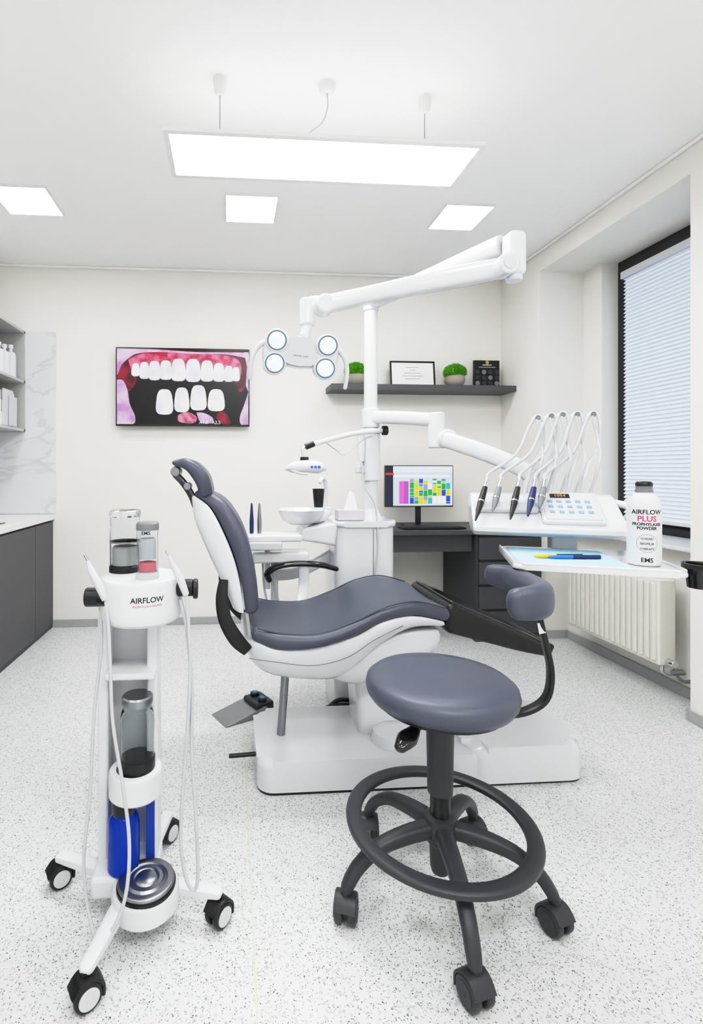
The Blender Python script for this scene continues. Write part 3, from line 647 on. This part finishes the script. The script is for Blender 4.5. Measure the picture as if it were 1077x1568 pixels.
# ------------------------------------------------------------ delivery unit (local frame)
g=G('instrument_delivery_unit',(.80,1.39,0),math.radians(-22),local=True)
prism(g,'tray',rrect(0,0,.42,.39,.03),.868,.882,WHITE,'Z',bev=.005)
bm=bmesh.new()
for c_,s_ in (((.21,.004,.885),(.38,.006,.008)),((.004,.195,.885),(.006,.34,.008)),((.416,.195,.885),(.006,.34,.008))): boxbm(bm,c_,s_,.003)
mk(g,'tray_rim',bm,WHITE)
boxes(g,'tray_bracket',[((.12,.30,.84),(.30,.46,.868)),((.17,.38,.86),(.25,.46,.95))],WHITE,.008)
bod=[(.262,.945),(.262,.958),(.30,.985),(.40,1.055),(.43,1.068),(.49,1.066),(.51,1.05),(.51,.98),(.47,.94),(.40,.925),(.29,.930)]
prism(g,'body',bod,-.09,.365,WHITE,'X',bev=.018,seg=4,ang=30)
sl=math.degrees(math.atan2(.07,.10)); rx=R('X',sl)
def PS(u,s,o=0.0):
    p=Vector((u,.30,.985))+rx@Vector((0,s,0))+rx@Vector((0,0,1))*o; return tuple(p)
box(g,'holder_bar',PS(.02,.05,.010),(.20,.045,.022),OFFW,.008,rot=rx)
box(g,'control_panel_base',PS(.215,.055,.006),(.180,.158,.020),WHITE,.008,rot=rx)
box(g,'control_panel',PS(.215,.055,.015),(.163,.143,.010),OFFW,.004,rot=rx)
box(g,'control_display',PS(.192,.105,.0205),(.06,.022,.003),BLK,.001,rot=rx)
text(g,'display_digits','1054',.018,(0,0,0),em('amber_digits',(255,170,60),1.2),xf=lambda x,y:PS(.192+x,.099+y,.0225))
KB=mat('key_blue',(128,158,192),.5); 
for r_ in range(3):
    for c_ in range(5):
        box(g,'key_%d_%d'%(r_,c_),PS(.157+c_*.028,.075-r_*.028,.0205),(.015,.013,.003),KB,.001,rot=rx)
tips=[(.15,.55,1.35),(.195,.55,1.355),(.235,.56,1.36),(.285,.57,1.36),(.34,.58,1.36)]
hu=[-.06,-.015,.045,.095,.125]
hm=[BLK,GREYM,BLK,NAVY,GREYM]
for i in range(5):
    u=hu[i]; ln=(.135,.09,.125,.11,.07)[i]
    b=Vector((u+.018,.365,1.095)); a=Vector((u-.030,.235,.965)); d=(b-a).normalized()
    st=b-d*(ln+.03)
    sweep(g,'handpiece_%d'%i,[tuple(st),tuple(st+d*ln*.25),tuple(st+d*ln*.7),tuple(b)],[.003,.007,.011,.008],[.003,.007,.011,.008],hm[i],n=14,roundcap=True)
    cyl(g,'handpiece_ring_%d'%i,tuple(st+d*ln*.62),tuple(st+d*(ln*.62+.006)),.0115,CHROME,n=16)
    cyl(g,'holder_clip_%d'%i,tuple(b-d*.055+Vector((0,0,-.012))),tuple(b-d*.055+Vector((0,.006,-.045))),.010,OFFW,bev=.002)
    cyl(g,'coupler_%d'%i,tuple(b-d*.01),tuple(b+d*.03),.0085,CHROME,bev=.002)
    t=Vector(tips[i]); e=b+d*.03
    m0=e+d*.035; m1=e.lerp(t,.5)+Vector((.012,0,-.025)); m2=e.lerp(t,.82)+Vector((.002,0,-.005))
    sweep(g,'hose_%d'%i,[tuple(e),tuple(m0),tuple(m1),tuple(m2),tuple(t+Vector((-.006,0,-.004)))],.0058,.0058,HOSE,n=10,roundcap=True)
    base=Vector((.10+i*.045,.47,1.06))
    sweep(g,'whip_%d'%i,[tuple(base),tuple(base+Vector((.02,.01,.09))),tuple(t+Vector((.022,.0,-.12))),tuple(t+Vector((.026,.0,-.03))),tuple(t+Vector((.012,0,.004))),tuple(t+Vector((-.010,0,-.008)))],[.007,.0065,.0055,.0055,.007,.0075],[.007,.0065,.0055,.0055,.007,.0075],WHITE,n=10,roundcap=True)
    cyl(g,'whip_joint_%d'%i,tuple(t+Vector((.006,-.008,-.002))),tuple(t+Vector((.006,.008,-.002))),.010,GREYM,n=16,bev=.002)
    sweep(g,'hose_return_%d'%i,[tuple(t+Vector((.0,-.012,-.01))),tuple(t+Vector((.012,-.04,-.10))),tuple(base+Vector((.05,-.03,.12))),tuple(base+Vector((.02,-.02,.0)))],.005,.005,HOSE,n=10)
sweep(g,'side_handle',[(.36,.30,.97),(.385,.30,1.0),(.39,.36,1.03),(.36,.42,1.04)],.012,.012,WHITE,n=12)
box(g,'cup_arm',(.435,.06,.876),(.06,.03,.012),OFFW,.003)
cup=[(.001,0),(.032,0),(.038,.06),(.041,.064),(.036,.064),(.030,.006),(.001,.006)]
lathe(g,'cup_holder',cup,(.460,.05,.838),BLKG,n=30)
lathe(g,'cup_ring',[(.038,0),(.044,0),(.044,.012),(.038,.012),(.038,0)],(.460,.05,.89),BLK,n=30)
g=G('paper_towel',(.80,1.39,0),math.radians(-22),local=True)
boxes(g,'sheet',[((.02,.03,.8825),(.30,.34,.8840))],BLUEP)
for i,(m_,p,q) in enumerate(((YEL,(.07,.12),(.20,.165)),(BLU,(.11,.12),(.245,.16)))):
    g=G('pen' ,(.80,1.39,0),math.radians(-22),local=True)
    z=.8905
    sweep(g,'barrel',[(p[0],p[1],z),(p[0]+(q[0]-p[0])*.15,p[1]+(q[1]-p[1])*.15,z),(q[0],q[1],z)],[.002,.0055,.0055],[.002,.0055,.0055],m_,n=10,k=2)
    sweep(g,'cap',[((p[0]+q[0])/2,(p[1]+q[1])/2,z),(q[0]+.01,q[1]+.003,z)],.0066,.0066,BLK if i==0 else NAVY,n=10)
# powder bottle
bx,by=1.168,1.365
g=G('powder_bottle',(bx,by,.883))
lathe(g,'body',[(.001,0),(.037,0),(.041,.004),(.041,.165),(.038,.182),(.028,.196),(.020,.202),(.020,.21),(.001,.21)],(bx,by,.883),WHITEM,n=44)
lathe(g,'cap',[(.001,.205),(.0215,.205),(.0215,.213),(.020,.214),(.020,.228),(.016,.233),(.001,.234)],(bx,by,.883),GREYM,n=32)
lathe(g,'cap_top',[(.001,.222),(.0208,.222),(.0208,.230),(.017,.235),(.001,.236)],(bx,by,.883),BLK,n=32)
rr=.0414
yawb=math.atan2(bx,by)*.75
for s_,sz,zz,m_ in (('AIRFLOW',.0175,.145,TXT),('PLUS',.0215,.125,TXTP),('PROPHYLAXIS',.0115,.113,TXT),('POWDER',.0115,.102,TXT),('GUIDED',.008,.074,TXTG),('BIOFILM',.009,.060,TXTG),('THERAPY',.008,.046,TXTG),('EMS',.017,.012,TXT)):
    text(g,'label_'+s_.lower(),s_,sz,(0,0,0),m_,xf=lambda x,y,zz=zz:(bx+rr*math.sin(x/rr-yawb),by-rr*math.cos(x/rr-yawb),.883+zz+y),bold=.0004)
bm=bmesh.new(); 
for k_ in range(40):
    t0=2*math.pi*k_/40;t1=2*math.pi*(k_+.7)/40
    q=[]
    for r_,t_ in ((.024,t0),(.0255,t0),(.0255,t1),(.024,t1)):
        x=r_*math.cos(t_);a=x/rr-yawb; q.append(bm.verts.new((bx+rr*math.sin(a),by-rr*math.cos(a),.883+.064+r_*math.sin(t_))))
    bm.faces.new(q)
mk(g,'label_ring',bm,TXTG,smooth=False)
# ------------------------------------------------------------ casters
def caster(g,i,x,y,yaw,r,w,mt,mh,hood=True):
    c=Vector((x,y,r)); ax=Vector((math.cos(yaw),math.sin(yaw),0)); 
    for s_ in (-1,1):
        a=c+ax*s_*w*.12; b=c+ax*s_*w*.5
        cyl(g,'wheel_%d_%s'%(i,'a' if s_<0 else 'b'),tuple(a),tuple(b),r,mt,bev=.006)
        cyl(g,'hub_%d_%s'%(i,'a' if s_<0 else 'b'),tuple(b-ax*s_*.004),tuple(b+ax*s_*.002),r*.72,mh,bev=.001)
        cyl(g,'hubcap_%d_%s'%(i,'a' if s_<0 else 'b'),tuple(b),tuple(b+ax*s_*.003),r*.2,mh,bev=.001)
    if hood:
        f=Vector((-ax.y,ax.x,0)); pts=[]
        for a in (-20,20,60,90,120,160): 
            t=math.radians(a); pts.append(tuple(c+f*math.cos(t)*(r+.003)+Vector((0,0,1))*math.sin(t)*(r+.003)))
        sweep(g,'hood_%d'%i,pts,w*.5,.004,mt,n=12,e=.4,k=3,up=tuple(-f) )
# ------------------------------------------------------------ STOOL
cx,cy=.558,1.33
g=G('operator_stool',(cx,cy,0))
lathe(g,'seat_cushion',[(.001,.534),(.165,.534),(.184,.540),(.194,.555),(.197,.569),(.193,.585),(.178,.597),(.14,.602),(.08,.601),(.001,.600)],(cx,cy,0),UPH,n=64,ang=60)
lathe(g,'seat_base',[(.001,.514),(.11,.514),(.165,.524),(.17,.536),(.001,.536)],(cx,cy,0),BLK,n=40)
box(g,'mechanism',(cx-.01,cy,.503),(.16,.11,.03),BLK,.006)
cyl(g,'sleeve',(cx,cy,.515),(cx,cy,.285),.037,DGP,r1=.033,bev=.004,n=32)
cyl(g,'piston',(cx,cy,.30),(cx,cy,.20),.026,BLK,n=28)
lathe(g,'hub',[(.001,.075),(.022,.075),(.026,.09),(.028,.15),(.042,.165),(.046,.20),(.040,.222),(.03,.228),(.001,.228)],(cx,cy,0),DGP,n=32)
for i in range(5):
    a=math.radians(-97.6+72*i); dx,dy=math.cos(a),math.sin(a)
    P=[(cx+dx*r_,cy+dy*r_,z_) for r_,z_ in ((.02,.195),(.10,.190),(.18,.172),(.235,.135),(.262,.10),(.272,.078))]
    sweep(g,'leg_%d'%i,P,[.024,.022,.020,.018,.017,.014],[.022,.020,.017,.016,.015,.014],DGP,n=16,e=.75,k=5)
    wx,wy=cx+dx*.272,cy+dy*.272
    cyl(g,'stem_%d'%i,(wx,wy,.05),(wx,wy,.085),.012,DGP)
    caster(g,i,wx,wy,[0.25,.3,.3,-.2,-.35][i],.033,.056,DGP,DGP)
rp=[(cx+.229*math.cos(2*math.pi*i/24),cy+.229*math.sin(2*math.pi*i/24),.207) for i in range(24)]
sweep(g,'foot_ring',rp,.021,.011,DGP,n=16,e=.7,k=3,closed=True)
sweep(g,'back_bar',[(.60,1.32,.505),(.70,1.305,.502),(.775,1.295,.512),(.825,1.285,.55),(.835,1.28,.62),(.815,1.272,.70),(.79,1.262,.78),(.785,1.262,.83)],.016,[.007]*8,BLK,n=14,e=.5,up=(0,0,1))
sweep(g,'back_pad',[(.688,1.185,.826),(.735,1.188,.828),(.778,1.225,.828),(.808,1.30,.828),(.822,1.39,.828),(.826,1.46,.828),(.800,1.515,.828)],[.024,.027,.028,.027,.026,.026,.022],[.038,.042,.042,.038,.038,.038,.032],UPH,n=22,e=.75,k=6,roundcap=True)
box(g,'tag',(.793,1.252,.745),(.018,.001,.028),PAPER,0,rot=R('Y',-10))
sweep(g,'lever_rod',[(.54,1.29,.503),(.49,1.26,.502),(.455,1.24,.500)],.005,.005,BLK,n=8)
sweep(g,'lever_knob',[(.455,1.245,.498),(.430,1.222,.492),(.405,1.200,.482)],[.016,.026,.016],[.012,.016,.011],BLKG,n=14,roundcap=True)
# ------------------------------------------------------------ PROPHYLAXIS CART
g=G('dental_cleaning_cart',(-.25,1.36,0))
hcx,hcy=-.252,1.36
ws=[(-.475,1.45,-1.0),(-.033,1.296,-.75),(-.312,1.12,-1.0),(-.198,1.60,-.6)]
for i,(x,y,yw) in enumerate(ws):
    d=Vector((x-hcx,y-hcy,0))
    sweep(g,'leg_%d'%i,[(hcx,hcy,.075),(hcx+d.x*.5,hcy+d.y*.5,.078),(hcx+d.x*.9,hcy+d.y*.9,.080),(x,y,.080)],[.024,.020,.017,.016],[.016,.015,.012,.010],WHITEM,n=14,e=.55,k=3,roundcap=True)
    cyl(g,'caster_stem_%d'%i,(x,y,.04),(x,y,.078),.011,BLK)
    caster(g,i,x,y,yw,.031,.044,BLK,DISCG)
lathe(g,'base_plate',[(.001,.052),(.076,.052),(.083,.060),(.083,.100),(.078,.108),(.001,.108)],(-.217,1.305,0),WHITEM,n=48)
boxes(g,'base_block',[((-.36,1.32,.055),(-.195,1.47,.112))],WHITEM,.012)
lathe(g,'pedal',[(.001,.112),(.068,.112),(.070,.116),(.070,.122),(.066,.126),(.060,.123),(.055,.127),(.050,.123),(.045,.128),(.040,.124),(.034,.129),(.028,.124),(.022,.130),(.001,.130)],(-.214,1.300,0),STEEL,n=56,ang=80)
lathe(g,'pedal_base',[(.001,.106),(.073,.106),(.073,.115),(.001,.115)],(-.214,1.300,0),BLK,n=48)
boxes(g,'column_sides',[((-.357,1.385,.085),(-.328,1.465,.775)),((-.228,1.385,.085),(-.199,1.465,.775))],WHITEM,.008)
boxes(g,'column_back',[((-.33,1.445,.085),(-.225,1.462,.775))],OFFW)
boxes(g,'column_shelf',[((-.33,1.34,.605),(-.20,1.455,.622))],WHITEM,.006)
boxes(g,'blue_reflection_strip',[((-.228,1.380,.115),(-.206,1.3845,.30))],BLUEREFL)  # blue reflection painted as a thin box on the column side
lathe(g,'head',[(.001,.760),(.091,.760),(.101,.768),(.105,.785),(.105,.862),(.101,.872),(.092,.876),(.001,.876)],(-.236,1.362,0),WHITEM,n=56)
text(g,'head_label','AIRFLOW',.019,(0,0,0),TXT,xf=lambda x,y:(-.236+.1058*math.sin((x)/.1058+.30),1.362-.1058*math.cos((x)/.1058+.30),.826+y),bold=.0003)
text(g,'head_sub','PROPHYLAXIS MASTER',.007,(0,0,0),TXTP,xf=lambda x,y:(-.236+.1058*math.sin((x)/.1058+.30),1.362-.1058*math.cos((x)/.1058+.30),.815+y))
def chamber(nm,x,y,r,z0,h,cap):
    lathe(g,nm+'_wall',[(r*.5,0),(r,0),(r,h),(r*.95,h),(r*.95,.004),(r*.5,.004)],(x,y,z0),GLASS,n=36)
    lathe(g,nm+'_base',[(.001,-.001),(r*1.05,-.001),(r*1.05,.014),(r*.9,.018),(.001,.018)],(x,y,z0),BLK if cap==0 else LGREY,n=36)
    lathe(g,nm+'_cap',[(.001,0),(r*1.04,0),(r*1.06,.006),(r*1.04,.016),(r*.9,.020),(.001,.020)],(x,y,z0+h-.008),CHROME if cap==0 else GREYM,n=36)
chamber('powder_chamber_a',-.289,1.41,.040,.877,.155,0)
lathe(g,'chamber_a_inner',[(.001,0),(.034,0),(.034,.045),(.030,.05),(.001,.05)],(-.289,1.41,.895),LGREY,n=30)
lathe(g,'chamber_a_band',[(.0402,0),(.0412,0),(.0412,.004),(.0402,.004),(.0402,0)],(-.289,1.41,.955),STEEL,n=36)
chamber('powder_chamber_b',-.213,1.312,.027,.877,.130,1)
lathe(g,'chamber_b_powder',[(.001,0),(.022,0),(.022,.022),(.001,.026)],(-.213,1.312,.895),PINKL,n=30)
lathe(g,'chamber_b_insert',[(.001,0),(.021,0),(.021,.045),(.018,.052),(.001,.052)],(-.213,1.312,.926),OFFW,n=30)
text(g,'chamber_label','EMS',.013,(-.213,1.312,.989),TXT,bendR=.0285,bold=.0003)
cyl(g,'holder_left',(-.372,1.33,.826),(-.325,1.33,.826),.024,BLK,bev=.004)
cyl(g,'holder_left_b',(-.330,1.32,.826),(-.30,1.30,.826),.02,BLK,bev=.004)
cyl(g,'holder_right',(-.142,1.335,.845),(-.10,1.335,.845),.022,BLK,bev=.004)
cyl(g,'holder_right_b',(-.10,1.335,.842),(-.088,1.335,.842),.026,BLK,bev=.004)
sweep(g,'handpiece_left',[(-.358,1.30,.925),(-.352,1.30,.905),(-.330,1.295,.865),(-.312,1.29,.828)],[.003,.008,.011,.009],[.003,.008,.011,.009],OFFW,n=14)
cyl(g,'tip_left',(-.358,1.30,.925),(-.366,1.30,.940),.003,CHROME,n=10)
sweep(g,'handpiece_right',[(-.158,1.30,.935),(-.150,1.30,.915),(-.130,1.30,.875),(-.115,1.30,.835)],[.003,.007,.010,.008],[.003,.007,.010,.008],OFFW,n=14)
cyl(g,'tip_right',(-.158,1.30,.935),(-.166,1.30,.948),.003,CHROME,n=10)
sweep(g,'cord_left_a',[(-.312,1.29,.83),(-.300,1.27,.76),(-.292,1.255,.66),(-.285,1.25,.54),(-.262,1.245,.40),(-.245,1.24,.27),(-.245,1.215,.17),(-.268,1.20,.10),(-.31,1.19,.060)],.0045,.0045,HOSE,n=10)
sweep(g,'cord_left_b',[(-.335,1.33,.80),(-.330,1.32,.70),(-.342,1.30,.55),(-.350,1.29,.35),(-.362,1.28,.20),(-.352,1.27,.10),(-.330,1.24,.055),(-.31,1.19,.060)],.0042,.0042,HOSE,n=10)
sweep(g,'cord_right',[(-.115,1.30,.84),(-.108,1.29,.76),(-.103,1.28,.66),(-.110,1.28,.50),(-.122,1.28,.34),(-.126,1.28,.22),(-.112,1.28,.13),(-.092,1.28,.105),(-.084,1.28,.15),(-.090,1.28,.30),(-.100,1.285,.45),(-.100,1.29,.60),(-.112,1.30,.74),(-.13,1.31,.82)],.0045,.0045,HOSE,n=10)
lathe(g,'water_bottle',[(.001,0),(.042,0),(.044,.01),(.044,.125),(.040,.145),(.036,.15),(.036,.17),(.034,.17),(.034,.15),(.042,.125),(.042,.01),(.001,.008)],(-.248,1.365,.375),GLASS,n=40)
lathe(g,'water_bottle_cap',[(.001,.160),(.038,.160),(.040,.165),(.040,.180),(.036,.184),(.001,.184)],(-.248,1.365,.375),STEEL,n=36)
lathe(g,'water_bottle_base',[(.001,-.01),(.046,-.01),(.046,.022),(.001,.024)],(-.248,1.365,.375),BLK,n=36)
lathe(g,'bottle_ring',[(.001,.30),(.064,.30),(.069,.306),(.069,.362),(.065,.368),(.050,.368),(.048,.34),(.001,.34)],(-.252,1.365,0),WHITEM,n=44)
lathe(g,'blue_bottle',[(.001,0),(.038,0),(.041,.006),(.041,.115),(.036,.135),(.028,.142),(.028,.150),(.001,.151)],(-.281,1.355,.113),BLUEG,n=40)
lathe(g,'blue_bottle_cap',[(.001,0),(.031,0),(.031,.036),(.001,.037)],(-.281,1.355,.262),BLK,n=32)
# ------------------------------------------------------------ foot control
g=G('foot_control_pedal',(.08,2.42,0),math.radians(28),local=True)
prism(g,'plate',[(-.16,.002),(.06,.002),(.06,.04),(.05,.045)],-.075,.075,STEEL,'Y',bev=.003)
box(g,'housing',(.055,0,.035),(.10,.13,.045),DGP,.012)
for i,y in enumerate((-.035,.035)):
    cyl(g,'button_%d'%i,(.055,y,.055),(.055,y,.072),.022,BLK,bev=.005)
    cyl(g,'button_cap_%d'%i,(.055,y,.07),(.055,y,.074),.012,BLU,bev=.001)
# ------------------------------------------------------------ world + camera
w=bpy.data.worlds.new('World'); sc.world=w; w.use_nodes=True
w.node_tree.nodes['Background'].inputs[0].default_value=(.85,.92,1,1); w.node_tree.nodes['Background'].inputs[1].default_value=1.0
cd=bpy.data.cameras.new('camera'); co=bpy.data.objects.new('camera',cd); COL.objects.link(co)
co.location=(0,0,1.15); co.rotation_euler=(math.radians(90),0,math.radians(-4.18))
cd.sensor_fit='VERTICAL'; cd.sensor_height=36; cd.sensor_width=36; cd.lens=36*780/1568
cd.shift_x=126.5/1568; cd.shift_y=-64/1568; cd.clip_start=.02
sc.camera=co
